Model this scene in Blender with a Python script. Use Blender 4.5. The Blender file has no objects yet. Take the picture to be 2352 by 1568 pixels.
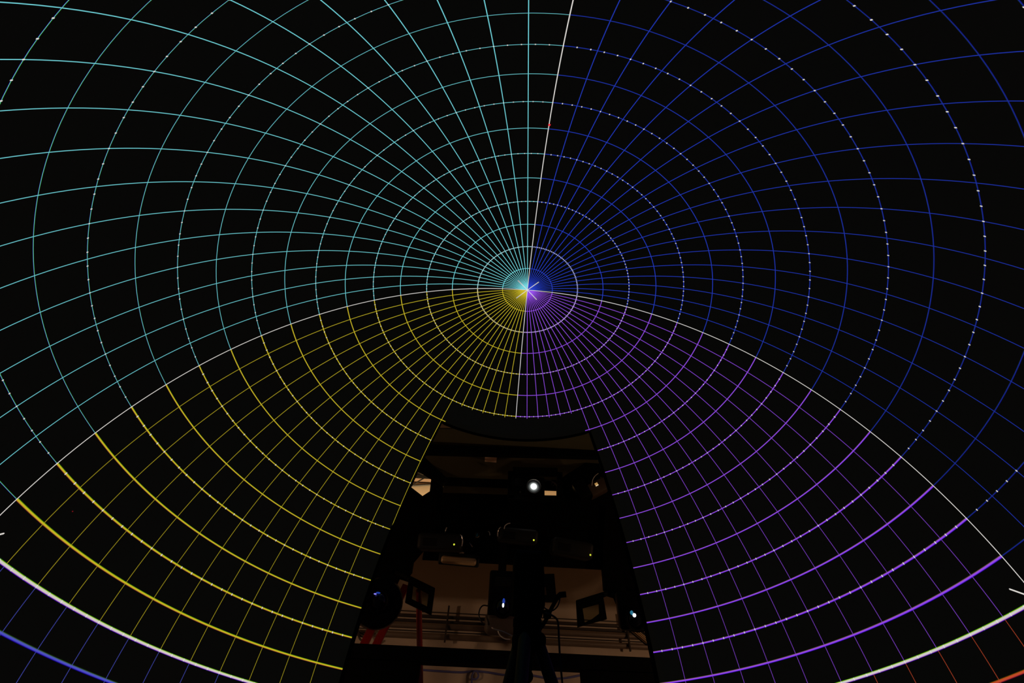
import bpy, bmesh, math, random
from mathutils import Vector, Matrix, Quaternion

random.seed(7)
scene = bpy.context.scene
col = scene.collection
PI = math.pi
R_DOME = 2.5                                   # dome radius, metres
CEN = Vector((0.0, 0.0, 1.6))                  # dome centre
GRID_ROT = PI                                  # azimuth zero of the projected grid faces the front

# ------------------------------------------------------------------ camera
cam_right = Vector((0.99689, -0.07691, 0.017161)).normalized()
cam_fwd = Vector((0.035078, 0.628109, 0.777334)).normalized()
cam_right = (cam_right - cam_fwd * cam_right.dot(cam_fwd)).normalized()
cam_up = cam_right.cross(cam_fwd).normalized()
CAM = Vector((-0.19548, -2.19503, 0.50935))
cd = bpy.data.cameras.new('camera')
cam = bpy.data.objects.new('camera', cd)
col.objects.link(cam)
m3 = Matrix((cam_right, cam_up, -cam_fwd)).transposed()
cam.matrix_world = Matrix.Translation(CAM) @ m3.to_4x4()
cd.sensor_fit = 'HORIZONTAL'
cd.sensor_width = 36.0
F_PX = 1093.72
cd.lens = F_PX * 36.0 / 2352.0
cd.shift_x = -12.471 / 2352.0
cd.shift_y = 24.373 / 2352.0
cd.clip_start = 0.02
cd.clip_end = 60
scene.camera = cam

# ------------------------------------------------------------------ world (a closed, unlit hall)
world = bpy.data.worlds.new('hall_dark')
scene.world = world
world.use_nodes = True
world.node_tree.nodes['Background'].inputs[0].default_value = (0, 0, 0, 1)
world.node_tree.nodes['Background'].inputs[1].default_value = 0.0

# ------------------------------------------------------------------ exposure
scene.view_settings.view_transform = 'Standard'
scene.view_settings.look = 'None'
scene.view_settings.exposure = 0.0
scene.view_settings.gamma = 1.0
scene.view_settings.use_curve_mapping = False


# strengths of the unseen warm lamps added to the hall (their light objects sit in the lamps' builders)
UP_W = 88.0
FILL_W = 95.0


# ------------------------------------------------------------------ helpers
def at(px, py, Y):
    """measured point of the photograph -> world point on the plane y = Y"""
    d = cam_right * ((px - 1188.471) / F_PX) - cam_up * ((py - 808.373) / F_PX) + cam_fwd
    return CAM + d * ((Y - CAM.y) / d.y)


def at_z(px, py, z):
    """measured point of the photograph -> world point on the level z"""
    d = cam_right * ((px - 1188.471) / F_PX) - cam_up * ((py - 808.373) / F_PX) + cam_fwd
    return CAM + d * ((z - CAM.z) / d.z)


def srgb(r, g, b):
    f = lambda c: (c / 255.0) / 12.92 if c <= 10.3 else (((c / 255.0) + 0.055) / 1.055) ** 2.4
    return (f(r), f(g), f(b), 1.0)


def principled(name, color, rough=0.6, metal=0.0, spec=0.5, noise=0.0, nscale=20.0, bump=0.0):
    m = bpy.data.materials.new(name)
    m.use_nodes = True
    nt = m.node_tree
    b = nt.nodes['Principled BSDF']
    b.inputs['Roughness'].default_value = rough
    b.inputs['Metallic'].default_value = metal
    b.inputs['Specular IOR Level'].default_value = spec
    b.inputs['Base Color'].default_value = (*color[:3], 1)
    if noise > 0 or bump > 0:
        tc = nt.nodes.new('ShaderNodeTexCoord')
        nz = nt.nodes.new('ShaderNodeTexNoise')
        nz.inputs['Scale'].default_value = nscale
        nz.inputs['Detail'].default_value = 4
        nt.links.new(tc.outputs['Object'], nz.inputs['Vector'])
        if noise > 0:
            rp = nt.nodes.new('ShaderNodeMapRange')
            rp.inputs[3].default_value = 1 - noise
            rp.inputs[4].default_value = 1 + noise
            nt.links.new(nz.outputs['Fac'], rp.inputs[0])
            mx = nt.nodes.new('ShaderNodeVectorMath')
            mx.operation = 'SCALE'
            mx.inputs[0].default_value = color[:3]
            nt.links.new(rp.outputs[0], mx.inputs['Scale'])
            nt.links.new(mx.outputs[0], b.inputs['Base Color'])
        if bump > 0:
            bp = nt.nodes.new('ShaderNodeBump')
            bp.inputs['Strength'].default_value = bump
            bp.inputs['Distance'].default_value = 0.01
            nt.links.new(nz.outputs['Fac'], bp.inputs['Height'])
            nt.links.new(bp.outputs[0], b.inputs['Normal'])
    return m


def emitter(name, color, strength, base=(0.01, 0.01, 0.01)):
    m = principled(name, base, 0.2)
    b = m.node_tree.nodes['Principled BSDF']
    b.inputs['Emission Color'].default_value = color
    b.inputs['Emission Strength'].default_value = strength
    m.cycles.emission_sampling = 'NONE'
    return m


def frame_matrix(loc, fwd, up=Vector((0, 0, 1)), roll=0.0):
    """local -Y looks along fwd, local Z is up"""
    y = -Vector(fwd).normalized()
    x = y.cross(Vector(up)).normalized()
    z = x.cross(y).normalized()
    m = Matrix((x, y, z)).transposed().to_4x4()
    return Matrix.Translation(loc) @ m @ Matrix.Rotation(roll, 4, 'Y')


class MB:
    def __init__(self):
        self.bm = bmesh.new()

    def box(self, c, s, rot=None, bevel=0.0, seg=2):
        r = bmesh.ops.create_cube(self.bm, size=1.0)
        vs = r['verts']
        bmesh.ops.scale(self.bm, vec=Vector(s), verts=vs)
        if bevel > 0:
            es = list({e for v in vs for e in v.link_edges})
            rb = bmesh.ops.bevel(self.bm, geom=es, offset=bevel, segments=seg, profile=0.5, affect='EDGES')
            vs = list({v for f in rb['faces'] for v in f.verts} | {v for v in vs if v.is_valid})
        M = Matrix.Translation(Vector(c)) @ (rot.to_4x4() if rot is not None else Matrix.Identity(4))
        bmesh.ops.transform(self.bm, matrix=M, verts=vs)
        return self

    def cyl(self, a, b, r0, r1=None, n=20, cap=True):
        a, b = Vector(a), Vector(b)
        r1 = r0 if r1 is None else r1
        d = b - a
        r = bmesh.ops.create_cone(self.bm, cap_ends=cap, segments=n, radius1=r0, radius2=r1, depth=d.length)
        q = Vector((0, 0, 1)).rotation_difference(d.normalized())
        bmesh.ops.transform(self.bm, matrix=Matrix.Translation((a + b) / 2) @ q.to_matrix().to_4x4(), verts=r['verts'])
        return self

    def sphere(self, c, r, scale=(1, 1, 1), n=16):
        q = bmesh.ops.create_uvsphere(self.bm, u_segments=n, v_segments=max(6, n // 2), radius=r)
        bmesh.ops.transform(self.bm, matrix=Matrix.Translation(Vector(c)) @ Matrix.Diagonal((*scale, 1)), verts=q['verts'])
        return self

    def tube(self, pts, r, n=8, closed=False):
        pts = [Vector(p) for p in pts]
        rings = []
        up = Vector((0.13, 0.31, 0.94)).normalized()
        N = len(pts)
        for i, p in enumerate(pts):
            t = (pts[(i + 1) % N] - pts[i - 1]) if closed else (pts[min(i + 1, N - 1)] - pts[max(i - 1, 0)])
            t.normalize()
            x = t.cross(up)
            if x.length < 1e-3:
                x = t.cross(Vector((1, 0, 0)))
            x.normalize()
            y = t.cross(x)
            rr = r[i] if isinstance(r, (list, tuple)) else r
            rings.append([self.bm.verts.new(p + (x * math.cos(k * 2 * PI / n) + y * math.sin(k * 2 * PI / n)) * rr) for k in range(n)])
        for i in range(N if closed else N - 1):
            a, b = rings[i], rings[(i + 1) % N]
            for k in range(n):
                self.bm.faces.new((a[k], a[(k + 1) % n], b[(k + 1) % n], b[k]))
        if not closed:
            self.bm.faces.new(rings[0][::-1])
            self.bm.faces.new(rings[-1])
        return self

    def prism(self, poly, off, hole=None):
        """poly: list of 3-D points of a planar outline, off: thickness vector, hole: same-length inner outline"""
        off = Vector(off)
        A = [self.bm.verts.new(Vector(p)) for p in poly]
        B = [self.bm.verts.new(Vector(p) + off) for p in poly]
        n = len(poly)
        for i in range(n):
            j = (i + 1) % n
            self.bm.faces.new((A[i], A[j], B[j], B[i]))
        if hole is None:
            self.bm.faces.new(A)
            self.bm.faces.new(B[::-1])
        else:
            C = [self.bm.verts.new(Vector(p)) for p in hole]
            D = [self.bm.verts.new(Vector(p) + off) for p in hole]
            for i in range(n):
                j = (i + 1) % n
                self.bm.faces.new((C[j], C[i], D[i], D[j]))
                self.bm.faces.new((A[i], C[i], C[j], A[j]))
                self.bm.faces.new((B[i], B[j], D[j], D[i]))
        return self

    def lathe(self, prof, n=32, M=None):
        """prof: (radius, y) pairs about local Y"""
        rings = []
        for r, y in prof:
            if r < 1e-6:
                rings.append([self.bm.verts.new((0, y, 0))])
            else:
                rings.append([self.bm.verts.new((r * math.cos(2 * PI * k / n), y, r * math.sin(2 * PI * k / n))) for k in range(n)])
        for a, b in zip(rings, rings[1:]):
            for k in range(n):
                q = [a[k % len(a)], a[(k + 1) % n % len(a)], b[(k + 1) % n % len(b)], b[k % len(b)]]
                q = list(dict.fromkeys(q))
                if len(q) > 2:
                    self.bm.faces.new(q)
        if M is not None:
            bmesh.ops.transform(self.bm, matrix=M, verts=[v for rg in rings for v in rg])
        return self

    def build(self, name, mat, parent=None, smooth=False, matrix=None):
        bmesh.ops.recalc_face_normals(self.bm, faces=self.bm.faces)
        me = bpy.data.meshes.new(name)
        self.bm.to_mesh(me)
        self.bm.free()
        for mm in (mat if isinstance(mat, (list, tuple)) else [mat]):
            me.materials.append(mm)
        if smooth:
            me.polygons.foreach_set('use_smooth', [True] * len(me.polygons))
            try:
                me.set_sharp_from_angle(angle=math.radians(35))
            except Exception:
                pass
        o = bpy.data.objects.new(name, me)
        col.objects.link(o)
        if matrix is not None:
            o.matrix_world = matrix
        if parent is not None:
            o.parent = parent
        return o


def tag(o, label=None, cat=None, group=None, kind=None):
    if label: o['label'] = label
    if cat: o['category'] = cat
    if group: o['group'] = group
    if kind: o['kind'] = kind
    return o


def thing(name, label, cat, matrix=None, group=None):
    o = bpy.data.objects.new(name, None)
    o.empty_display_size = 0.1
    col.objects.link(o)
    if matrix is not None:
        o.matrix_world = matrix
    return tag(o, label, cat, group)


def spline(P, n=8):
    """Catmull-Rom through the points P"""
    P = [Vector(p) for p in P]
    Q = [P[0] * 2 - P[1]] + P + [P[-1] * 2 - P[-2]]
    out = []
    for i in range(1, len(Q) - 2):
        a, b, c, d = Q[i - 1:i + 3]
        for k in range(n):
            t = k / n
            out.append(0.5 * ((2 * b) + (c - a) * t + (2 * a - 5 * b + 4 * c - d) * t * t + (3 * b - a - 3 * c + d) * t ** 3))
    out.append(P[-1])
    return out


# ------------------------------------------------------------------ materials
M_black = principled('black_painted_steel', (0.0014, 0.0014, 0.0014), 0.75, 0.0, 0.05, 0.2, 12)
M_blackgloss = principled('black_gloss_plastic', (0.002, 0.002, 0.0021), 0.42, 0.0, 0.10)
M_housing = principled('charcoal_projector_housing', (0.009, 0.010, 0.0095), 0.6, 0.0, 0.15, 0.1, 30)
M_outer = principled('dome_outer_black', (0.004, 0.004, 0.004), 0.85, 0, 0.1)
M_wall = principled('tan_painted_wall', (0.50, 0.41, 0.32), 0.85, 0, 0.2, 0.06, 3.0, 0.05)
M_ceil = principled('brown_ceiling', (0.13, 0.085, 0.06), 0.9, 0, 0.2, 0.05, 4.0)
M_floor = principled('dark_concrete_floor', (0.06, 0.055, 0.05), 0.8, 0, 0.3, 0.2, 5.0, 0.1)
M_board = principled('brown_plywood_board', (0.050, 0.046, 0.022), 0.75, 0, 0.2, 0.12, 6.0)
M_paper = principled('paper_label', (0.75, 0.55, 0.45), 0.8, 0, 0.2)
M_pipe = principled('grey_brown_conduit', (0.16, 0.12, 0.09), 0.5, 0.3, 0.4)
M_pipedark = principled('dark_conduit', (0.05, 0.04, 0.032), 0.5, 0.3, 0.4)
M_red = principled('red_enamel', (0.20, 0.007, 0.005), 0.3, 0, 0.5)
M_bluecable = principled('blue_cable_jacket', (0.10, 0.11, 0.32), 0.5, 0, 0.4)
M_cable = principled('black_cable_jacket', (0.006, 0.006, 0.006), 0.5, 0, 0.3)
M_greycable = principled('grey_cable_jacket', (0.5, 0.45, 0.4), 0.5, 0, 0.4)
M_tripod = principled('dark_grey_tripod_tube', (0.012, 0.0135, 0.0135), 0.5, 0.1, 0.4)
M_lampcover = principled('amber_lamp_cover', (0.42, 0.28, 0.14), 0.35, 0, 0.5)
M_glass = principled('lens_glass', (0.004, 0.005, 0.01), 0.04, 0, 0.8)
M_glint = principled('pale_satin_glint', (0.75, 0.68, 0.62), 0.25, 0.6, 0.6)  # pale colour standing in for small highlights
M_chrome = principled('chrome_ring', (0.65, 0.6, 0.52), 0.15, 1.0)


# ------------------------------------------------------------------ the projected grid: a shader in dome coordinates
def grid_material():
    m = bpy.data.materials.new('dome_screen_projected_grid')
    m.use_nodes = True
    nt = m.node_tree
    bsdf = nt.nodes['Principled BSDF']
    bsdf.inputs['Base Color'].default_value = (0.05, 0.05, 0.046, 1)
    bsdf.inputs['Roughness'].default_value = 0.95
    bsdf.inputs['Specular IOR Level'].default_value = 0.05

    def val(x, sock):
        if isinstance(x, (int, float)):
            sock.default_value = x
        else:
            nt.links.new(x, sock)

    def op(kind, a, b=None, c=None):
        n = nt.nodes.new('ShaderNodeMath')
        n.operation = kind
        val(a, n.inputs[0])
        if b is not None: val(b, n.inputs[1])
        if c is not None: val(c, n.inputs[2])
        return n.outputs[0]

    add = lambda a, b: op('ADD', a, b)
    sub = lambda a, b: op('SUBTRACT', a, b)
    mul = lambda a, b: op('MULTIPLY', a, b)
    mx = lambda a, b: op('MAXIMUM', a, b)
    mn = lambda a, b: op('MINIMUM', a, b)
    gt = lambda a, b: op('GREATER_THAN', a, b)
    lt = lambda a, b: op('LESS_THAN', a, b)
    pp = lambda a, s: op('PINGPONG', a, s)

    def ramp(x, a, b, lo, hi, smooth=True):
        n = nt.nodes.new('ShaderNodeMapRange')
        n.interpolation_type = 'SMOOTHSTEP' if smooth else 'LINEAR'
        val(x, n.inputs[0]); val(a, n.inputs[1]); val(b, n.inputs[2]); val(lo, n.inputs[3]); val(hi, n.inputs[4])
        return n.outputs[0]

    def line(dist, w, soft=0.45):                       # 1 on the line, 0 beyond; w is the half width in degrees
        return ramp(dist, mul(w, 1 - soft) if not isinstance(w, (int, float)) else w * (1 - soft),
                    mul(w, 1 + soft) if not isinstance(w, (int, float)) else w * (1 + soft), 1.0, 0.0)

    tc = nt.nodes.new('ShaderNodeTexCoord')
    nv = nt.nodes.new('ShaderNodeVectorMath'); nv.operation = 'NORMALIZE'
    nt.links.new(tc.outputs['Object'], nv.inputs[0])
    sp = nt.nodes.new('ShaderNodeSeparateXYZ')
    nt.links.new(nv.outputs[0], sp.inputs[0])
    X, Y, Zc = sp.outputs
    DEG = 180 / PI
    zen = mul(op('ARCCOSINE', Zc), DEG)
    phi = mul(op('ARCTAN2', X, Y), DEG)
    aphi = op('ABSOLUTE', phi)
    sinz = op('SQRT', add(mul(X, X), mul(Y, Y)))
    xpos = gt(X, 0.0)
    ypos = gt(Y, 0.0)
    rear = sub(1.0, ypos)
    up = lt(zen, 90.0)
    rear_low = mul(rear, ramp(zen, 40.0, 90.0, 0.0, 1.0, False))

    # the five line families
    wm = ramp(zen, 6.0, 75.0, 0.053, 0.041, False)
    mer = line(mul(pp(phi, 2.5), sinz), wm)
    merw = line(mul(pp(phi, 45.0), sinz), ramp(zen, 6.0, 80.0, 0.060, 0.048, False))
    front_lo = add(0.028, mul(sub(1.0, xpos), 0.024))
    wr_front = ramp(zen, 6.0, 75.0, 0.056, front_lo, False)
    wr_rear = add(ramp(zen, 8.0, 40.0, 0.056, 0.068, False), ramp(zen, 60.0, 92.0, 0.0, 0.060, False))
    wr = add(mul(wr_front, ypos), mul(wr_rear, rear))
    hor_w = add(0.10, mul(rear, 0.055))
    defoc = mul(ramp(zen, 45.0, 90.0, 0.0, 0.040, False), add(0.45, mul(rear, 0.55)))

    def rings(z):
        return mul(line(pp(z, 2.5), wr, 0.55), 1.0), line(op('ABSOLUTE', sub(z, 90.0)), hor_w, 0.4)
    rR, hR = rings(zen)
    rG, hG = rings(add(zen, mul(defoc, 0.8)))
    rB, hB = rings(sub(zen, mul(defoc, 1.0)))
    tick = mul(line(pp(zen, 5.0), add(sub(0.105, mul(mul(xpos, ypos), 0.022)), mul(rear_low, 0.06)), 0.3), line(mul(pp(phi, 1.0), sinz), 0.066, 0.35))
    tick = mul(tick, gt(zen, 5.0))
    x_pole = mul(line(mul(pp(sub(aphi, 45.0), 45.0), sinz), 0.07), lt(zen, 2.95))
    ha = pp(phi, 45.0)
    hb = op('ABSOLUTE', sub(zen, 90.0))
    x_hor = mul(line(mul(op('ABSOLUTE', sub(ha, hb)), 0.7), 0.075), mn(lt(ha, 2.1), lt(hb, 2.1)))
    white = mx(mx(merw, tick), mx(x_pole, x_hor))

    def colr(c):
        n = nt.nodes.new('ShaderNodeCombineXYZ')
        for i in range(3): n.inputs[i].default_value = c[i]
        return n.outputs[0]

    def mixc(f, a, b):
        n = nt.nodes.new('ShaderNodeMix'); n.data_type = 'VECTOR'
        val(f, n.inputs[0]); nt.links.new(a, n.inputs[4]); nt.links.new(b, n.inputs[5])
        return n.outputs[1]

    cyan, blue = colr(srgb(118, 218, 226)), colr(srgb(36, 62, 200))
    yellow, purple = colr(srgb(205, 186, 40)), colr(srgb(152, 80, 238))
    violet, orange = colr(srgb(78, 86, 196)), colr(srgb(196, 76, 44))
    upc = mixc(xpos, mixc(ypos, purple, blue), mixc(ypos, yellow, cyan))
    loc = mixc(xpos, mixc(ypos, orange, violet), mixc(ypos, violet, orange))
    base = mixc(up, loc, upc)

    # the projectors on the blue side are dimmer towards the rim
    dim = ramp(zen, 10.0, 75.0, 1.0, add(0.62, mul(mx(xpos, rear), 0.28)), False)
    mer = mul(mer, sub(1.0, mul(rear, ramp(zen, 25.0, 80.0, 0.0, 0.42, False))))
    ringdim = sub(1.0, mul(ypos, ramp(zen, 30.0, 75.0, 0.0, sub(0.40, mul(xpos, 0.12)), False)))
    sx = nt.nodes.new('ShaderNodeSeparateXYZ'); nt.links.new(base, sx.inputs[0])
    wcol = srgb(226, 222, 216)
    outs = []
    for i, (rr, hh) in enumerate(((rR, hR), (rG, hG), (rB, hB))):
        c = mul(mul(mx(mer, mul(rr, ringdim)), sx.outputs[i]), dim)
        wv = mx(mul(white, wcol[i]), mul(hh, wcol[i] * 0.80))
        outs.append(mx(c, wv))
    # blanked sector above the rear doorway, and the projectors' black level
    gap = mul(gt(aphi, 151.7), gt(zen, 30.45))
    keep = sub(1.0, gap)
    cb = nt.nodes.new('ShaderNodeCombineXYZ')
    for i in range(3):
        nt.links.new(add(mul(outs[i], keep), (0.00145, 0.00142, 0.00105)[i]), cb.inputs[i])
    nt.links.new(cb.outputs[0], bsdf.inputs['Emission Color'])
    bsdf.inputs['Emission Strength'].default_value = 1.0
    m.cycles.emission_sampling = 'NONE'
    return m


M_grid = grid_material()


# ------------------------------------------------------------------ the hall
CEIL = 5.29
WALL_Y = 4.6


def slab(name, c, s, mat):
    return tag(MB().box(c, s).build(name, mat), kind='structure')


slab('floor', (0, 0.4, -0.05), (9.0, 8.8, 0.1), M_floor)
slab('ceiling', (0, 0.4, CEIL + 0.05), (9.0, 8.8, 0.1), M_ceil)
slab('wall_back', (0, WALL_Y + 0.06, CEIL / 2), (9.0, 0.12, CEIL), M_wall)
slab('wall_front', (0, -3.86, CEIL / 2), (9.0, 0.12, CEIL), M_wall)
slab('wall_left', (-4.44, 0.4, CEIL / 2), (0.12, 8.6, CEIL), M_wall)
slab('wall_right', (4.44, 0.4, CEIL / 2), (0.12, 8.6, CEIL), M_wall)


# ------------------------------------------------------------------ the dome
def sph(phi, zen, r):
    p, z = math.radians(phi), math.radians(zen)
    return Vector((math.sin(p) * math.sin(z), math.cos(p) * math.sin(z), math.cos(z))) * r


dome = thing('projection_dome', 'black spherical projection dome showing a glowing coloured latitude and longitude grid', 'dome',
             Matrix.Translation(CEN) @ Matrix.Rotation(GRID_ROT, 4, 'Z'))
bm = bmesh.new()
PH_L, PH_R = 150.0, 210.3
ph_main = [PH_R - 360 + (PH_L - PH_R + 360) * k / 200 for k in range(201)]
ph_gap = [PH_L + (PH_R - PH_L) * k / 40 for k in range(1, 40)]
ph_all = ph_main + ph_gap
zens = [35.2 * k / 24 for k in range(25)] + [35.2 + (102 - 35.2) * k / 52 for k in range(1, 53)]
TH = 0.045
grid = {}
for L, r in ((0, R_DOME), (1, R_DOME + TH)):
    for i, z in enumerate(zens):
        for j, p in enumerate(ph_all):
            if i == 0 and j > 0:
                grid[L, i, j] = grid[L, 0, 0]
                continue
            if i > 24 and j > 200:
                continue
            pp_ = p
            if i > 24 and j == 200:
                pp_ = 150.12 if z < 58.5 else 149.86
            grid[L, i, j] = bm.verts.new(sph(pp_, z, r))
NP = len(ph_all)
for L in (0, 1):
    for i in range(len(zens) - 1):
        for j in range(NP):
            if i >= 24 and j >= 200:
                continue
            k = (j + 1) % NP
            q = [grid[L, i, j], grid[L, i, k], grid[L, i + 1, k], grid[L, i + 1, j]]
            q = list(dict.fromkeys(q))
            if L == 1:
                q = q[::-1]
            f = bm.faces.new(q)
            f.material_index = L
            f.smooth = True


def edge_face(a, b):
    f = bm.faces.new((grid[0, a[0], a[1]], grid[0, b[0], b[1]], grid[1, b[0], b[1]], grid[1, a[0], a[1]]))
    f.material_index = 1


NZ = len(zens)
for j in list(range(200, NP)):
    edge_face((24, j), (24, (j + 1) % NP))
for i in range(24, NZ - 1):
    edge_face((i, 200), (i + 1, 200))
    edge_face((i, 0), (i + 1, 0))
for j in range(200):
    edge_face((NZ - 1, j), (NZ - 1, j + 1))
me = bpy.data.meshes.new('dome_screen')
bm.to_mesh(me); bm.free()
me.materials.append(M_grid); me.materials.append(M_outer)
o = bpy.data.objects.new('dome_screen', me); col.objects.link(o); o.parent = dome
tag(o, 'concave dome screen lit by the projected grid lines')
# trim along the cut edge of the doorway, outside the shell
rimpts = [sph(150.4, z, R_DOME + 0.035) for z in [102 - (102 - 35.6) * k / 30 for k in range(31)]]
rimpts += [sph(150.4 + (209.8 - 150.4) * k / 30, 35.5, R_DOME + 0.035) for k in range(1, 30)]
rimpts += [sph(209.8, z, R_DOME + 0.035) for z in [35.6 + (102 - 35.6) * k / 30 for k in range(31)]]
MB().tube(rimpts, 0.022, 8).build('doorway_trim', M_black, dome, True)
# skirt below the screen down to the floor
bm_ = MB()
rs = (R_DOME + 0.02) * math.sin(math.radians(102))
zlow = R_DOME * math.cos(math.radians(102))
outer, inner = [], []
for k in range(73):
    p = math.radians(PH_R - 360 + (PH_L - PH_R + 360) * k / 72)
    for lst, rr in ((inner, rs), (outer, rs + 0.04)):
        lst.append((Vector((math.sin(p) * rr, math.cos(p) * rr, zlow)), Vector((math.sin(p) * rr, math.cos(p) * rr, -CEN.z))))
b = bm_.bm
vi = [[b.verts.new(v) for v in t] for t in inner]
vo = [[b.verts.new(v) for v in t] for t in outer]
for k in range(72):
    b.faces.new((vi[k][0], vi[k + 1][0], vi[k + 1][1], vi[k][1]))
    b.faces.new((vo[k][1], vo[k + 1][1], vo[k + 1][0], vo[k][0]))
    b.faces.new((vi[k][0], vo[k][0], vo[k + 1][0], vi[k + 1][0]))
    b.faces.new((vi[k][1], vi[k + 1][1], vo[k + 1][1], vo[k][1]))
for k in (0, 72):
    b.faces.new((vi[k][0], vi[k][1], vo[k][1], vo[k][0]))
bm_.build('skirt', M_outer, dome, True)
bpy.context.view_layer.update()

# two tiny red marker lights on the screen
M_redled = emitter('red_marker_glow', (1.0, 0.02, 0.03, 1), 1.6)
M_redled2 = emitter('dim_red_marker_glow', (1.0, 0.03, 0.05, 1), 0.18)
DM = dome.matrix_world
for ph, ze, r, mat, lab in ((359.92, 35.83, 0.0065, M_redled, 'tiny bright red light beside the white line between the cyan and blue sectors'),
                            (96.75, 82.22, 0.003, M_redled2, 'faint red speck of light among the yellow grid lines near the white horizon ring')):
    p = DM @ sph(ph, ze, R_DOME - 0.002)
    MBo = MB().sphere((0, 0, 0), r, (1, 1, 1), 12)
    tag(MBo.build('marker_light', mat, None, True, Matrix.Translation(p)), lab, 'marker light')


# ------------------------------------------------------------------ the black projector rig behind the doorway
rig = thing('projector_rig', 'black steel projector rig with beams, boards and braces framing the rear doorway', 'rig', Matrix.Translation((0, 2.8, 0)))
RI = rig.matrix_world.inverted()


def rp(name, mat, poly, Y, t, hole=None, label=None):
    P = [RI @ at(x, y, Y) for x, y in poly]
    Hh = [RI @ at(x, y, Y) for x, y in hole] if hole else None
    o = MB().prism(P, (0, t, 0), Hh).build(name, mat, rig)
    if label: o['label'] = label
    return o




def rbox(name, mat, c, s, rot=None, bevel=0.0):
    return MB().box(RI @ Vector(c), s, rot, bevel).build(name, mat, rig)


rbox('header_beam', M_black, (0.0, 2.65, 2.098), (3.9, 0.10, 0.116))
xl, xr = at(968, 1512, 2.63).x, at(1334, 1540, 2.63).x
rbox('door_panel', M_black, ((xl - 1.95) / 2, 2.66, 1.02), (xl + 1.95, 0.06, 2.04))
rbox('door_panel', M_black, ((xr + 1.95) / 2, 2.66, 1.02), (1.95 - xr, 0.06, 2.04))
# wide black board between the upper and the lower projectors
zt = at(1100, 1137, 3.10).z
zb = at(1100, 1290, 3.10).z
xb = at(985, 1200, 3.10).x
rbox('back_board', M_black, ((xb + 1.85) / 2, 3.115, (zt + zb) / 2), (1.85 - xb, 0.03, zt - zb))
rp('upper_beam', M_black, [(930, 1018), (1400, 1034), (1400, 1050), (930, 1038)], 2.70, 0.06)
rp('middle_beam', M_black, [(1010, 1095), (1172, 1101), (1172, 1116), (1010, 1109)], 2.75, 0.05)
rp('shelf', M_black, [(1010, 1131), (1172, 1135.5), (1420, 1140), (1425, 1215), (1005, 1205)], 3.04, 0.03)
rp('corner_brace', M_black, [(930, 1040), (972, 1046), (1029, 1100), (1014, 1112), (996, 1098), (960, 1076), (930, 1066)], 2.66, 0.06)
rp('side_post', M_black, [(992, 1085), (1016, 1085), (1018, 1120), (1010, 1200), (968, 1200), (987, 1128)], 2.70, 0.10)
rp('gusset_plate', M_black, [(925, 1106), (943, 1117.5), (970.5, 1138.5), (990, 1126), (1002, 1127), (1002, 1180), (905, 1180)], 2.68, 0.02)
rp('side_panel', M_black, [(1000, 1140), (1000, 1225), (950, 1284), (946, 1308), (935, 1322), (938, 1329), (917, 1322), (912, 1333), (904, 1337), (893, 1347), (846, 1352), (832, 1345), (880, 1230), (905, 1140)], 3.00, 0.08)
rp('side_panel', M_black, [(1392, 1150), (1440, 1150), (1500, 1345), (1505, 1440), (1470, 1445), (1440, 1440), (1436, 1432), (1433, 1405), (1435, 1387), (1426, 1388), (1417, 1378), (1412, 1366), (1395, 1361), (1394, 1351), (1388, 1349), (1384, 1300), (1388, 1200)], 3.00, 0.08)
rp('corner_brace', M_black, [(1290, 1098), (1300, 1090), (1345, 1062), (1372, 1050), (1420, 1050), (1425, 1160), (1395, 1160), (1352, 1140), (1330, 1144), (1286, 1144)], 2.97, 0.03)
# level brown ceiling panel over the rear of the rig
MB().prism([RI @ at_z(x, y, 4.62) for x, y in [(940, 985), (1440, 985), (1440, 1100), (1292, 1106), (1170, 1102), (1170, 1142), (1018, 1138), (1018, 1100), (965, 1044)]],
           (0, 0, 0.02)).build('ceiling_panel', M_board, rig)
# unseen boards added to shade the upper part of the back wall
for k in (-1, 1):
    rbox('shade_board', M_black, (2.45 * k, 3.01, 3.45), (1.75, 0.02, 1.5))
# bars that carry the rig
for x in (-1.45, 1.55):
    rbox('hanger_bar', M_black, (x, 2.99, (CEIL + 2.2) / 2), (0.06, 0.06, CEIL - 2.2))
for x in (-1.9, 1.9):
    rbox('floor_post', M_black, (x, 2.72, 1.08), (0.07, 0.07, 2.16))

LB = at_z(1127.5, 1055.5, 4.617)
tag(MB().prism([at_z(x, y, 4.619) - LB for x, y in [(1114, 1048.5), (1141, 1050.5), (1140, 1061.5), (1113.5, 1059.5)]], (0, 0, -0.003)).build(
    'paper_label', M_paper, None, False, Matrix.Translation(LB)), 'small paper label stuck on the brown panel above the rig', 'label')


# ------------------------------------------------------------------ unseen lamps added to the hall
def lamp_light(name, kind, matrix, energy, color, parent, **kw):
    ld = bpy.data.lights.new(name, kind)
    ld.energy = energy
    ld.color = color
    for k, v in kw.items():
        setattr(ld, k, v)
    lo = bpy.data.objects.new(name, ld)
    col.objects.link(lo)
    lo.parent = parent
    lo.matrix_world = matrix
    return lo


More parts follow.
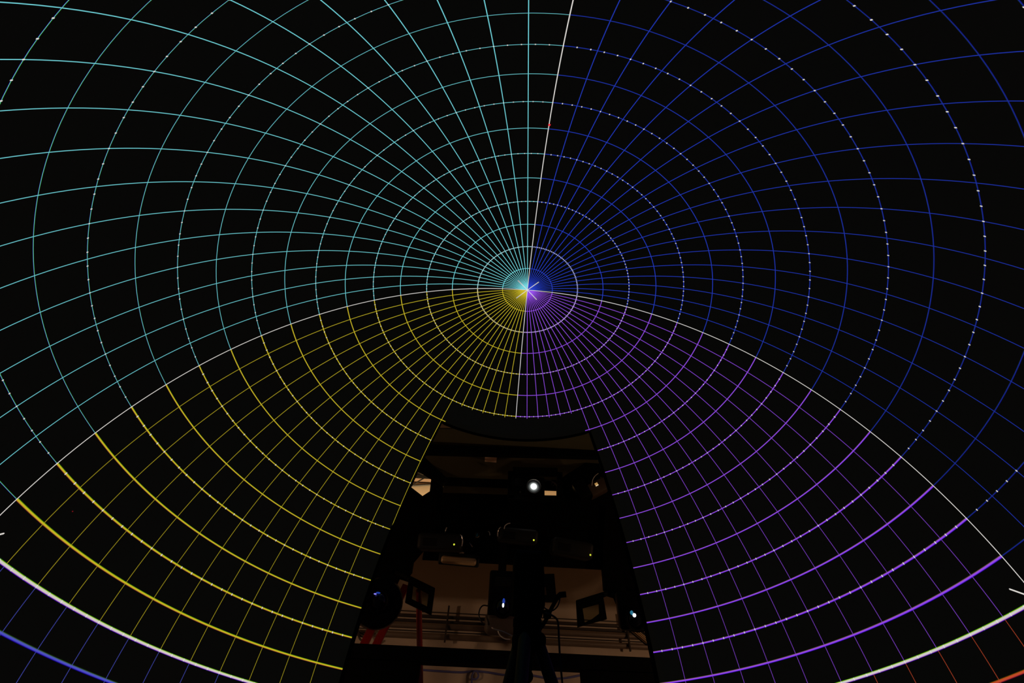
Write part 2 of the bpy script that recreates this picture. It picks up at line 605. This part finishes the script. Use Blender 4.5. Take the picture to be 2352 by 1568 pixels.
# unseen uplight added on the back wall to brighten its top
tl = thing('added_uplight', 'unseen metal trough lamp added on the back wall to wash its top with warm light', 'lamp', Matrix.Translation((0.0, 4.5, 4.42)))
MB().box((0, -0.09, 0.06), (5.6, 0.012, 0.16)).box((0, 0, -0.014), (5.6, 0.19, 0.012)).build('trough', M_pipe, tl)
for k in range(4):
    MB().cyl((-2.6 + 1.32 * k, -0.02, 0.03), (-1.36 + 1.32 * k, -0.02, 0.03), 0.013, n=10).build('tube', emitter('warm_tube_glow', (1, 0.7, 0.4, 1), 3.0), tl, True)
bpy.context.view_layer.update()
lamp_light('uplight_fill', 'AREA', Matrix.Translation((0.0, 4.47, 4.50)) @ Matrix.Rotation(PI + 0.12, 4, 'X'), UP_W, (1.0, 0.72, 0.37), tl,
           shape='RECTANGLE', size=5.4, size_y=0.06)

# unseen fill lamps added for the back wall, one each side of the dome
for sx_, watts, lab in ((1, FILL_W, 'unseen warm fill lamp on a stand outside the purple and blue side of the dome'),
                        (-1, FILL_W * 0.8, 'unseen warm fill lamp on a stand outside the yellow and cyan side of the dome')):
    wl = thing('fill_lamp', lab, 'lamp', Matrix.Translation((3.6 * sx_, 1.5, 0.0)))
    for k in range(3):
        q = k * 2 * PI / 3
        MB().cyl((0, 0, 0.42), (0.3 * math.cos(q), 0.3 * math.sin(q), 0.014), 0.012, n=8).build('leg', M_pipedark, wl, True)
    MB().cyl((0, 0, 0.38), (0, 0, 1.86), 0.014, n=12).build('stand', M_pipedark, wl, True)
    MB().lathe([(0.02, -0.10), (0.05, -0.10), (0.12, -0.02), (0.125, -0.02), (0.06, -0.115), (0.02, -0.115)], 24, Matrix.Translation((0, -0.02, 2.0))).build('reflector', M_pipe, wl, True)
    MB().box((0, -0.10, 1.93), (0.03, 0.03, 0.16)).build('bracket', M_pipedark, wl)
    MB().sphere((0, 0, 2.0), 0.028, n=12).build('bulb', emitter('fill_lamp_glow', (1, 0.7, 0.4, 1), 6.0), wl, True)
    lamp_light('fill_light', 'POINT', Matrix.Translation((3.6 * sx_, 1.5, 2.0)), watts, (1.0, 0.60, 0.36), wl, shadow_soft_size=0.045)


# ------------------------------------------------------------------ projectors
def lit_lens_material(name, hot, halo, r):
    """a lens lit from inside: bright at its centre, fading to the rim"""
    m = principled(name, (0.004, 0.005, 0.008), 0.05, 0, 0.7)
    nt = m.node_tree
    b = nt.nodes['Principled BSDF']
    tc = nt.nodes.new('ShaderNodeTexCoord')
    ln = nt.nodes.new('ShaderNodeVectorMath'); ln.operation = 'LENGTH'
    sc = nt.nodes.new('ShaderNodeVectorMath'); sc.operation = 'MULTIPLY'; sc.inputs[1].default_value = (1 / r, 0, 1 / r)
    nt.links.new(tc.outputs['Object'], sc.inputs[0]); nt.links.new(sc.outputs[0], ln.inputs[0])
    cr = nt.nodes.new('ShaderNodeValToRGB')
    el = cr.color_ramp.elements
    el[0].position = 0.0; el[0].color = (*hot, 1)
    el[1].position = 1.0; el[1].color = (0, 0, 0, 1)
    for p, k in ((0.40, 0.9), (0.50, 0.16), (0.72, 0.02)):
        e = el.new(p); e.color = (halo[0] * k, halo[1] * k, halo[2] * k, 1)
    nt.links.new(ln.outputs['Value'], cr.inputs[0])
    nt.links.new(cr.outputs[0], b.inputs['Emission Color'])
    b.inputs['Emission Strength'].default_value = 1.6
    m.cycles.emission_sampling = 'NONE'
    return m


M_led = emitter('yellow_green_led', (0.72, 0.80, 0.05, 1), 1.0)
M_glow_white = emitter('white_lens_glow', (1, 1, 1, 1), 2.2)
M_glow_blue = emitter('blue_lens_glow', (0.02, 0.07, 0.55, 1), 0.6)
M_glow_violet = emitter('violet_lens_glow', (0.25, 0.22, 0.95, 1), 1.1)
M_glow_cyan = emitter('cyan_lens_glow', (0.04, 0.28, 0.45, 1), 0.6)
M_taupe = principled('taupe_lower_housing', (0.07, 0.05, 0.035), 0.6, 0, 0.3, 0.1, 15)


def vents(mb, x, z, w, n, y, pitch=0.014):
    for k in range(n):
        mb.box((x, y, z + (k - (n - 1) / 2) * pitch), (w, 0.006, pitch * 0.5))
    return mb


def barrel(t, x, z, r, depth, mat=None, ring=None):
    T = Matrix.Translation((x, 0, z))
    lb = MB().lathe([(r * 0.82, 0.02), (r * 0.80, -depth + 0.015), (r * 0.9, -depth), (r * 1.0, -depth), (r * 1.03, -depth + 0.012), (r * 1.03, -depth * 0.45), (r * 1.1, -depth * 0.42), (r * 1.1, 0.01), (r * 0.82, 0.02)], 40, T)
    o = lb.build('lens_barrel', mat or M_blackgloss, t, True)
    if ring is not None:
        MB().lathe([(r * 0.955, -depth - 0.001), (r * 0.97, -depth - 0.004), (r * 0.985, -depth - 0.001), (r * 0.97, -depth + 0.002), (r * 0.955, -depth - 0.001)], 48, T).build('lens_ring', ring, o, True)
    return o


def glass(t, x, z, r, y, mat):
    o = MB().lathe([(0, -0.022), (r * 0.3, -0.020), (r * 0.6, -0.013), (r * 0.85, -0.004), (r, 0.006), (r, 0.02), (0, 0.02)], 32).build('lens', mat, t, True)
    o.location = (x, y, z)
    return o


# --- the brightly lit upper projector in its cage
Y1 = 2.62
p1 = thing('projector', 'black projector in a square cage with a dazzling white lens', 'projector', frame_matrix(at(1225, 1120, Y1), (0, -1, -0.25)))
sx = 0.0052
MB().box((-0.06, 0.20, 0.02), (0.40, 0.36, 0.27), None, 0.02).build('body', M_blackgloss, p1, True)
barrel(p1, 0, 0, 0.088, 0.05, None, M_chrome)
glass(p1, 0, 0, 0.072, -0.03, lit_lens_material('dazzling_lens', (3.0, 3.0, 3.0), (0.8, 0.85, 0.8), 0.085))
lamp_light('projector_spill', 'POINT', p1.matrix_world @ Matrix.Translation((0, -0.09, -0.01)), 0.6, (1.0, 0.93, 0.86), p1, shadow_soft_size=0.03)
P1I = p1.matrix_world.inverted()
ca = MB()
for poly in ([(1178, 1072), (1281, 1074), (1281, 1089), (1178, 1088)], [(1279, 1083), (1292, 1084), (1293, 1146), (1279, 1146)],
             [(1167, 1081), (1181, 1081), (1180, 1144), (1166, 1143)], [(1168, 1137), (1292, 1138), (1292, 1147), (1167, 1146)]):
    pts = [P1I @ at(x, y, 2.66) for x, y in poly]
    ca.prism(pts, P1I.to_3x3() @ Vector((0, 0.05, 0)))
ca.build('cage', M_black, p1)
vents(MB(), -0.17, 0.07, 0.11, 7, 0.018).build('vent_grille', M_housing, p1)
MB().cyl((-0.155, -0.003, -0.06), (-0.155, 0.03, -0.06), 0.012).build('knob', M_housing, p1, True)
rp('cable_tray', M_black, [(1246, 1101), (1286, 1102), (1286, 1127), (1246, 1125.5)], 2.98, 0.008)

# --- the tilted projector beside it
p2c = at(1371, 1113, 2.68)
p2 = thing('projector', 'dark brown tilted projector with a small glowing amber patch at the rig corner', 'projector', frame_matrix(p2c, (-0.1, -1, -0.35), roll=math.radians(-27)))
MB().box((0.01, 0.12, -0.02), (0.24, 0.22, 0.15), None, 0.012).build('body', principled('dark_brown_housing', (0.05, 0.033, 0.02), 0.5, 0, 0.3), p2, True)
MB().box((-0.19, 0.10, 0.04), (0.16, 0.2, 0.22), None, 0.015).build('lens_housing', M_blackgloss, p2, True)
MB().box((0.0, 0.006, 0.012), (0.036, 0.008, 0.030)).build('glow_patch', emitter('amber_patch_glow', srgb(178, 136, 78), 1.0), p2)  # small emissive patch with a paler lower edge, added as a bright spot
MB().box((0.0, 0.005, -0.007), (0.036, 0.010, 0.006)).build('glow_patch_edge', emitter('pale_edge_glow', srgb(245, 225, 190), 1.0), p2)
MB().tube(spline([(-0.06, 0.0, 0.02), (-0.02, -0.02, 0.07), (0.03, -0.02, 0.10), (0.09, 0.0, 0.115)]), 0.004).build('cable', M_greycable, p2, True)
MB().tube(spline([(0.085, -0.01, 0.06), (0.10, -0.015, 0.03), (0.13, -0.01, 0.01)]), 0.005).build('handle', M_chrome, p2, True)

# --- three slim projectors with yellow-green status lights
for (px, py, w, h, roll, ledx, ledy, side, lab) in (
        (1010, 1243, 0.485, 0.175, -0.01, 1043, 1250, 1, 'slim charcoal projector above the ribbed amber lamp with a yellow-green status light'),
        (1190, 1229, 0.45, 0.155, 0.035, 1226, 1240, -1, 'slim charcoal projector straight above the tripod with a yellow-green status light'),
        (1317, 1258, 0.45, 0.175, 0.12, 1356, 1274, 0, 'slim charcoal projector tilted down beside the right column with a yellow-green status light')):
    c = at(px, py, 2.66)
    M = frame_matrix(c, (0.0, -1, -0.45), roll=roll)
    t = thing('projector', lab, 'projector', M, None)
    MB().box((0, 0.16, 0.0), (w, 0.32, h), None, 0.042, 4).build('body', M_housing, t, True)
    lp = M.inverted() @ at(ledx, ledy, 2.60)
    d = (M.inverted() @ CAM - lp).normalized()
    lp = lp - d * (lp.y / d.y)
    MB().sphere((lp.x, -0.002, lp.z), 0.0095, (1, 0.5, 1), 12).build('status_light', M_led, t, True)
    if side:
        arc = [(side * (w / 2 - 0.034 + 0.036 * math.cos(q)), -0.002, h * 0.44 * math.sin(q)) for q in [math.radians(80 - 9 * k) for k in range(13)]]
        MB().tube(arc, 0.0042, 8).build('end_glint', M_glint, t, True)  # pale arc standing for the highlight along the rounded end
    MB().box((0, 0.30, h * 0.42), (0.12, 0.24, 0.05)).build('mount_bracket', M_black, t)
    vents(MB(), -w * 0.22, -h * 0.05, w * 0.3, 5, 0.0, 0.016).build('vent_grille', M_blackgloss, t)

# --- lower left projector: a fat round hood with a blue glint
c = at(870, 1385, 2.66)
p6 = thing('projector', 'fat round-hooded black projector with a blue glint in its lens beside the red ladder', 'projector', frame_matrix(c, (0.18, -1, -0.42)))
MB().lathe([(0.10, 0.0), (0.17, -0.015), (0.215, 0.0), (0.228, 0.05), (0.22, 0.22), (0.16, 0.30), (0, 0.30)], 40).build('hood', M_blackgloss, p6, True)
MB().lathe([(0.0, 0.0), (0.13, 0.0), (0.2, 0.05), (0.21, 0.2), (0.0, 0.25)], 32, Matrix.Translation((-0.03, 0.05, -0.075)) @ Matrix.Diagonal((1, 1, 0.75, 1))).build('lower_housing', M_taupe, p6, True)
barrel(p6, -0.01, 0.02, 0.10, 0.03)
glass(p6, -0.01, 0.02, 0.082, -0.005, M_glass)
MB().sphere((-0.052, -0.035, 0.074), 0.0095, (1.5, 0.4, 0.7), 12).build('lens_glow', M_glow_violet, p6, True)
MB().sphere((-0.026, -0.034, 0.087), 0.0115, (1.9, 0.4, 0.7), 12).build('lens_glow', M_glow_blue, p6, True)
MB().box((0, 0.22, 0.24), (0.1, 0.1, 0.2)).build('mount_bracket', M_black, p6)

# --- centre projector behind the tripod
c = at(1155, 1393, 2.62)
p7 = thing('projector', 'upright black projector with taupe lower housing half hidden behind the tripod', 'projector', frame_matrix(c, (0, -1, -0.4)))
MB().box((-0.01, 0.14, 0.12), (0.27, 0.26, 0.40), None, 0.02).build('body', M_blackgloss, p7, True)
MB().box((0.0, 0.15, -0.145), (0.33, 0.28, 0.20), None, 0.06, 4).build('lower_housing', M_taupe, p7, True)
barrel(p7, 0, 0, 0.092, 0.05)
glass(p7, 0, 0, 0.075, -0.03, M_glass)
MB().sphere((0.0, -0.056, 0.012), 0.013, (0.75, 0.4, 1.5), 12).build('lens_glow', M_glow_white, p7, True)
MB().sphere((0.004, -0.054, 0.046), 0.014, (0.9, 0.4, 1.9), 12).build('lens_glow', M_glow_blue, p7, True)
MB().box((-0.02, 0.2, 0.42), (0.08, 0.08, 0.36)).build('mount_bracket', M_black, p7)
vents(MB(), -0.01, 0.22, 0.16, 6, 0.008).build('vent_grille', M_housing, p7)

# --- right projector
c = at(1459, 1422, 2.62)
p8 = thing('projector', 'black projector with a sparkling cyan-white lens on the right rig column', 'projector', frame_matrix(c, (-0.2, -1, -0.42)))
MB().box((0.0, 0.15, 0.08), (0.30, 0.28, 0.34), None, 0.03, 3).build('body', M_blackgloss, p8, True)
barrel(p8, 0, 0, 0.092, 0.05)
glass(p8, 0, 0, 0.075, -0.03, M_glass)
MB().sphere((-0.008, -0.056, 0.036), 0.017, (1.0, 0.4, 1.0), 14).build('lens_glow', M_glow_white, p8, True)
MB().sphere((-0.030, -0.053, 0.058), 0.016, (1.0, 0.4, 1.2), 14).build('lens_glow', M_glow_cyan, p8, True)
MB().box((0.02, 0.2, 0.34), (0.1, 0.1, 0.24)).build('mount_bracket', M_black, p8)


# ------------------------------------------------------------------ blend masks: black frames with a tinted pane
M_pane = bpy.data.materials.new('tinted_filter_glass')
M_pane.use_nodes = True
_n = M_pane.node_tree
_t = _n.nodes.new('ShaderNodeBsdfTransparent'); _t.inputs[0].default_value = (0.62, 0.62, 0.52, 1)
_g = _n.nodes.new('ShaderNodeBsdfGlossy'); _g.inputs['Roughness'].default_value = 0.05
_m = _n.nodes.new('ShaderNodeMixShader'); _m.inputs[0].default_value = 0.004
_n.links.new(_t.outputs[0], _m.inputs[1]); _n.links.new(_g.outputs[0], _m.inputs[2])
_n.links.new(_m.outputs[0], _n.nodes['Material Output'].inputs[0])


def blend_mask(label, outer, hole, Y, arm):
    c = at(*outer[0], Y)
    t = thing('blend_mask', label, 'mask frame', Matrix.Translation(c))
    L = lambda q: [at(x, y, Y) - c for x, y in q]
    MB().prism(L(outer), (0, 0.025, 0), L(hole)).build('frame', M_black, t)
    MB().prism([p + Vector((0, 0.01, 0)) for p in L(hole)], (0, 0.004, 0)).build('pane', M_pane, t)
    a = [at(x, y, Yy) - c for x, y, Yy in arm]
    MB().tube(a, 0.024, 10).build('arm', M_black, t, True)
    return t


blend_mask('black square mask frame hanging in front of the red pole', [(940.5, 1321), (999.2, 1349.7), (990.9, 1411), (930.3, 1381.6)],
           [(949, 1343), (984.5, 1362), (980.7, 1392), (945.6, 1375)], 2.60, [(945, 1330, 2.61), (920, 1318, 2.70), (905, 1312, 2.78)])
blend_mask('black mask frame with a rounded corner hanging beside the right rig column',
           [(1323.4, 1378), (1384, 1359), (1394, 1420), (1360, 1429), (1327, 1438.6)],
           [(1338, 1395), (1376, 1384), (1377, 1408), (1360, 1421), (1343, 1429)], 2.60, [(1384, 1366, 2.61), (1400, 1360, 2.66), (1410, 1357, 2.72)])
blend_mask('black mask frame just behind the tripod camera', [(1232, 1318), (1273, 1317), (1279, 1381), (1234, 1380)],
           [(1246, 1345), (1254, 1345), (1257, 1366), (1247, 1366)], 2.60, [(1246, 1322, 2.61), (1243, 1295, 2.8), (1240, 1270, 3.09)])


# ------------------------------------------------------------------ tripod with the calibration camera at the dome centre
HUB = Vector((0.002, 0.0, 1.33))
tp = thing('tripod', 'dark grey heavy tripod standing at the dome centre', 'tripod', Matrix.Translation((HUB.x, HUB.y, 0)))
for az in (14, 132, 254):
    a = math.radians(az)
    u = Vector((math.cos(a), math.sin(a), 0))
    top, foot = u * 0.050 + Vector((0, 0, 1.30)), u * 0.56 + Vector((0, 0, 0.012))
    mid = top.lerp(foot, 0.5)
    lg = MB().cyl(mid + (top - mid) * -0.12, top, 0.0245, 0.0265, 16).build('leg', M_tripod, tp, True)
    MB().cyl(foot, mid, 0.017, 0.019, 14).build('lower_tube', M_tripod, lg, True)
    MB().cyl(mid - (top - mid) * 0.14, mid - (top - mid) * 0.02, 0.031, 0.031, 14).build('clamp', M_black, lg, True)
    MB().sphere(foot, 0.024, (1, 1, 0.5), 12).build('foot', M_black, lg, True)
    MB().box(top + Vector((0, 0, 0.005)), (0.046, 0.052, 0.07), Matrix.Rotation(a, 3, 'Z'), 0.014).build('hinge', M_black, lg, True)
MB().cyl((0, 0, 1.275), (0, 0, 1.36), 0.062, 0.060, 24).build('crown', M_black, tp, True)
MB().cyl((0, 0, 1.18), (0, 0, 1.28), 0.018, 0.022, 16).sphere((0, 0, 1.175), 0.024).build('centre_column', M_black, tp, True)
MB().cyl((0, 0, 1.36), (0, 0, 1.385), 0.062, 0.062, 28).cyl((0, 0, 1.385), (0, 0, 1.42), 0.055, 0.062, 28).build('pan_head', M_black, tp, True)
hb = [Vector((0.05, -0.01, 1.345)), Vector((0.075, -0.02, 1.375)), Vector((0.105, -0.03, 1.43)), Vector((0.135, -0.04, 1.478))]
ph = MB().tube(hb, 0.0085, 10).build('pan_handle', M_black, tp, True)
MB().tube([hb[-1] + Vector((-0.004, 0, -0.008)), hb[-1] + Vector((0.008, 0, 0.004)), hb[-1] + Vector((0.034, -0.004, 0.006))], 0.0125, 10).build('grip', M_black, ph, True)
MB().box((0.085, -0.02, 1.405), (0.035, 0.03, 0.03), None, 0.006).build('lock_knob', M_black, tp, True)
MB().box((0.055, -0.062, 1.285), (0.03, 0.03, 0.035), None, 0.006).build('lever', M_black, tp, True)

cc = thing('calibration_camera', 'tall black calibration camera mounted on the tripod', 'camera', Matrix.Translation((0.005, 0.0, 1.42)))
MB().box((0, 0.0, 0.12), (0.138, 0.13, 0.24), None, 0.008, 3).build('body', M_black, cc, True)
MB().box((0, -0.068, 0.12), (0.098, 0.008, 0.18), None, 0.003).build('rear_panel', M_black, cc)
MB().box((0, 0, 0.247), (0.12, 0.11, 0.016), None, 0.004).build('top_plate', M_housing, cc)
MB().cyl((0, 0.06, 0.15), (0, 0.13, 0.15), 0.048, 0.052, 28).build('lens_barrel', M_blackgloss, cc, True)
MB().cyl((0, 0.124, 0.15), (0, 0.132, 0.15), 0.042, 0.042, 28).build('lens', M_glass, cc, True)
for x in (0.045, -0.04):
    MB().cyl((x, -0.07, 0.018), (x, -0.078, 0.018), 0.008).build('socket', M_black, cc, True)


def cable(name, label, pts, r, mat, cat='cable', group=None, n=8):
    P = spline(pts, n)
    c = P[0].copy()
    return tag(MB().tube([p - c for p in P], r, 7).build(name, mat, None, True, Matrix.Translation(c)), label, cat, group)


cable('cable', 'thin black cable hanging from the tripod handle to the floor', [at(1252, 1408, -0.06), at(1268, 1413, -0.07), at(1281, 1427, -0.08), at(1284, 1470, -0.08), at(1288, 1530, -0.08),
      Vector((0.14, -0.09, 0.9)), Vector((0.15, -0.10, 0.4)), Vector((0.17, -0.12, 0.01))], 0.0042, M_cable)
cable('cable', 'thin black cable looping from the tripod camera up to the pan handle', [at(1246, 1392, -0.05), at(1256, 1399, -0.05), at(1268, 1402, -0.05), at(1279, 1394, -0.05), at(1285, 1380, -0.05), at(1286, 1368, -0.045)], 0.003, M_cable)

# ------------------------------------------------------------------ red ladder and red pole in the hall behind
ld_a = [at(894, 1362, 3.35), at(836, 1480, 3.35)]
ld_b = [at(924, 1362, 3.60), at(864.5, 1480, 3.60)]
foots = []
lad = thing('ladder', 'red ladder leaning behind the left rig column', 'ladder', Matrix.Translation((ld_b[1].x, ld_b[1].y, 0)))
o0 = lad.matrix_world.translation
ends = []
for p, q in (ld_a, ld_b):
    d = (q - p).normalized()
    t0 = p - d * 0.10
    t1 = q + d * ((q.z - 0.02) / -d.z)
    rx = Matrix.Rotation(math.atan2(d.x, d.z), 3, 'Y')
    MB().box((t0 + t1) / 2 - o0, (0.085, 0.03, (t1 - t0).length), rx, 0.004).build('rail', M_red, lad)
    ends.append((t0, t1))
nr = int((ends[0][0] - ends[0][1]).length / 0.6)
for k in range(nr):
    f = (k + 0.5) / nr
    a, b_ = ends[0][0].lerp(ends[0][1], f), ends[1][0].lerp(ends[1][1], f)
    MB().cyl(a - o0, b_ - o0, 0.016, n=12).build('rung', M_chrome, lad, True)

pa, pb = at(962, 1362, 3.45), at(965, 1568, 3.45)
d = (pb - pa).normalized()
foot = pb + d * ((pb.z - 0.0) / -d.z)
pole = thing('pole', 'slender glossy red pole leaning behind the mask frame', 'pole', Matrix.Translation(foot))
MB().cyl((0, 0, 0), pa - foot, 0.031, n=20).build('shaft', M_red, pole, True)
MB().cyl((pa - foot) * 0.999, (pa - foot) * 1.012, 0.036, n=20).build('cap', M_red, pole, True)
MB().cyl((0, 0, 0.001), (0, 0, 0.02), 0.07, n=20).build('base', M_red, pole, True)

# ------------------------------------------------------------------ conduits on the back wall
def conduit(z, r, mat, lab, y=None, x0=-3.6, x1=3.2):
    c = Vector(((x0 + x1) / 2, WALL_Y - r - 0.035 if y is None else y, z))
    t = thing('conduit', lab, 'conduit', Matrix.Translation(c), 'conduits along the back wall')
    L = (x1 - x0) / 2
    MB().cyl((-L, 0, 0), (L, 0, 0), r, n=14).build('pipe', mat, t, True)
    for xx in (-1.9, 0.35, 2.3):
        MB().cyl((xx - 0.03 - c.x, 0, 0), (xx + 0.03 - c.x, 0, 0), r + 0.006, n=14).build('coupling', mat, t, True)


for z, r, mat, lab in ((3.243, 0.007, M_pipedark, 'thinnest dark conduit, topmost on the back wall'),
                       (3.183, 0.021, M_pipedark, 'dark conduit second from the top on the back wall'),
                       (3.125, 0.017, M_pipedark, 'slim dark conduit third from the top on the back wall'),
                       (3.060, 0.036, M_pipe, 'thick brown conduit fourth from the top on the back wall'),
                       (3.006, 0.007, M_pipedark, 'thin dark strip standing for the shade right under the thick brown conduit'),  # dark strip in place of the shade below the thick conduit
                       (2.942, 0.034, M_pipe, 'thick brown conduit, lowest on the back wall')):
    conduit(z, r, mat, lab)
for x, lab in ((at(1027, 1430, 4.5).x, 'dark vertical strut across the conduits beside the red pole'), (at(1440, 1450, 4.5).x, 'dark vertical strut across the conduits below the right projector')):
    tag(MB().box((0, 0, 0), (0.022, 0.03, 0.44), None, 0.004).build('strut', M_pipedark, None, False, Matrix.Translation((x, WALL_Y - 0.125, 3.08))), lab, 'strut', 'struts across the conduits')

# blue network cable with a loop, pinned along the wall
YC = WALL_Y - 0.012
bluepts = [(940, 1535), (970, 1538), (1010, 1541), (1060, 1543.5), (1085, 1541), (1096, 1541), (1120, 1543.5), (1150, 1548.5), (1170, 1550), (1210, 1549), (1235, 1553), (1262, 1557.5), (1292, 1557.5), (1320, 1553), (1350, 1547)]
cable('network_cable', 'blue network cable strung along the back wall behind the tripod legs', [at(x, y, YC) for x, y in bluepts], 0.012, M_bluecable)
loop = [(1083.5, 1600), (1083.5, 1562), (1084, 1552), (1088, 1543), (1092, 1540.5), (1097, 1544), (1099, 1552), (1095, 1558), (1088, 1559.5), (1085, 1557)]
cable('network_cable', 'pale blue cable tail tied in a small loop on the strung cable', [at(x, y, YC - 0.03) for x, y in loop], 0.011, M_bluecable)

# ------------------------------------------------------------------ bulkhead lamps (off)
def bulkhead(label, c, L, h, roll, mat):
    t = thing('bulkhead_lamp', label, 'lamp', frame_matrix(c, (0, -1, -0.35), roll=roll))
    MB().box((0, 0.035, 0.0), (L, 0.05, h), None, 0.02, 3).build('base', M_housing, t, True)
    mb = MB()
    n = 14
    prof = []
    mb.box((0, -0.005, -h * 0.12), (L * 0.86, 0.07, h * 0.62), None, 0.03, 4)
    mb.build('cover', mat, t, True)
    rb = MB()
    for k in range(3):
        rb.box((0, -0.042, -h * 0.12 + (k - 1) * h * 0.16), (L * 0.78, 0.006, h * 0.05))
    rb.build('rib', mat, t)
    MB().cyl((0.02, 0.03, h * 0.5), (0.02, 0.03, h * 0.62), 0.03, n=14).build('cable_gland', M_pipe, t, True)
    return t


bulkhead('ribbed amber bulkhead lamp, unlit, under the black board', at(1054, 1284, 3.03), 0.46, 0.13, 0.03, M_lampcover)
bulkhead('small tilted amber bulkhead lamp, unlit, below the right projector', at(1470, 1456, 3.25), 0.25, 0.09, 0.62, M_lampcover)

# ------------------------------------------------------------------ loose cables
cable('cable', 'black cable bowing out beside the centre projector', [at(1122, 1391, 2.66), at(1110, 1390, 2.66), at(1103, 1397, 2.66), at(1100, 1410, 2.66), at(1104, 1424, 2.66), at(1114, 1434, 2.68)], 0.0065, M_cable)
cable('cable', 'pale cable under the centre projector running to the tripod', [at(1130, 1441, 2.50), at(1137, 1445, 2.46), at(1152, 1449, 2.44), at(1166, 1455, 2.44), at(1180, 1462, 2.46)], 0.0055, M_greycable)
cable('cable', 'short pale cable loop dangling under the centre projector', [at(1143, 1446, 2.55), at(1146, 1455, 2.55), at(1152, 1462, 2.55), at(1161, 1467, 2.55), at(1172, 1468, 2.55)], 0.005, M_greycable)
cable('cable', 'dark cable slung slantwise across the bright corner of the back wall', [at(938, 1121, 4.3), at(950, 1112, 4.3), at(968, 1101, 4.3), at(986, 1092, 4.3), at(1000, 1087, 4.3)], 0.011, M_cable)
cable('cable', 'dark cable running level across the bright corner of the back wall', [at(925, 1116, 4.584), at(945, 1115, 4.584), at(968, 1113.5, 4.584), at(995, 1112, 4.584)], 0.014, M_cable)
tag(MB().box((0, 0, 0), (1.3, 0.12, 0.07), None, 0.01).build('ceiling_duct', M_black, None, False, Matrix.Translation(at(960, 1089, 4.0))), 'black duct under the ceiling above the bright wall corner', 'duct')
cable('cable', 'pale cable curling over the black ceiling duct', [at(950, 1087, 3.92), at(960, 1085, 3.9), at(972, 1089, 3.9), at(979, 1089, 3.9), at(982, 1085, 3.92)], 0.008, M_greycable)
cable('cable', 'pale curled cable in the cage window beside the bright lens', [at(1252, 1104, 2.74), at(1262, 1103, 2.72), at(1272, 1107, 2.72), at(1277, 1112, 2.72), at(1278, 1116, 2.72)], 0.006, M_greycable)
cable('cable', 'small pale cable ring in the cage window beside the bright lens', [at(1266, 1113, 2.72), at(1268, 1108.5, 2.72), at(1273, 1109, 2.72), at(1273.5, 1113, 2.72), at(1270, 1115.5, 2.72)], 0.005, M_greycable)
cable('cable', 'pale cable hooked over the slim projector above the tripod', [at(1158, 1214, 2.62), at(1160, 1207, 2.62), at(1166, 1202.5, 2.62), at(1172, 1201, 2.62)], 0.005, M_greycable)
for k, q in enumerate(([(818, 1442), (826, 1452), (838, 1456), (852, 1453)], [(820, 1446), (828, 1460), (842, 1461), (856, 1456)], [(822, 1450), (826, 1466), (836, 1472), (846, 1466)])):
    lab = ('shortest', 'middle', 'lowest')[k] + ' of three dark cables drooping on the wall behind the ladder'
    cable('cable', lab, [at(x, y, 4.44 - 0.035 * k) for x, y in q], 0.012, M_pipedark, group='slack cables behind the ladder')

# made-up camera and pale strips put in as glints between the slim projectors
wc = thing('glint_camera', 'tiny made-up black camera with a glinting steel ring between two slim projectors', 'camera', frame_matrix(at(1096, 1229, 2.80), (0, -1, -0.4)))
MB().box((0, 0.05, 0), (0.07, 0.09, 0.07), None, 0.01).build('body', M_black, wc, True)
MB().cyl((0, 0.01, 0), (0, -0.025, 0), 0.026, n=20).build('lens_barrel', M_black, wc, True)
MB().cyl((0, -0.02, 0), (0, -0.027, 0), 0.018, n=18).build('lens', M_glass, wc, True)
MB().lathe([(0.021, -0.026), (0.024, -0.030), (0.027, -0.026), (0.021, -0.026)], 24).build('lens_ring', M_chrome, wc, True)
MB().box((0, 0.14, 0.0), (0.03, 0.1, 0.03)).box((0, 0.19, 0.04), (0.03, 0.03, 0.1)).build('mount_bracket', M_black, wc)
cable('cable', 'short pale glint strip sticking up from the slim projector above the amber lamp', [at(1021, 1224, 2.74), at(1023, 1218, 2.72), at(1026, 1211, 2.72)], 0.006, M_glint)
cable('cable', 'short pale glint strip below the tiny camera', [at(1078, 1246, 2.74), at(1081, 1250, 2.74), at(1085, 1256, 2.76)], 0.005, M_glint)
cable('cable', 'short pale hooked glint strip beside the tiny camera', [at(1121, 1220, 2.78), at(1124, 1222, 2.78), at(1125, 1229, 2.78)], 0.005, M_glint)
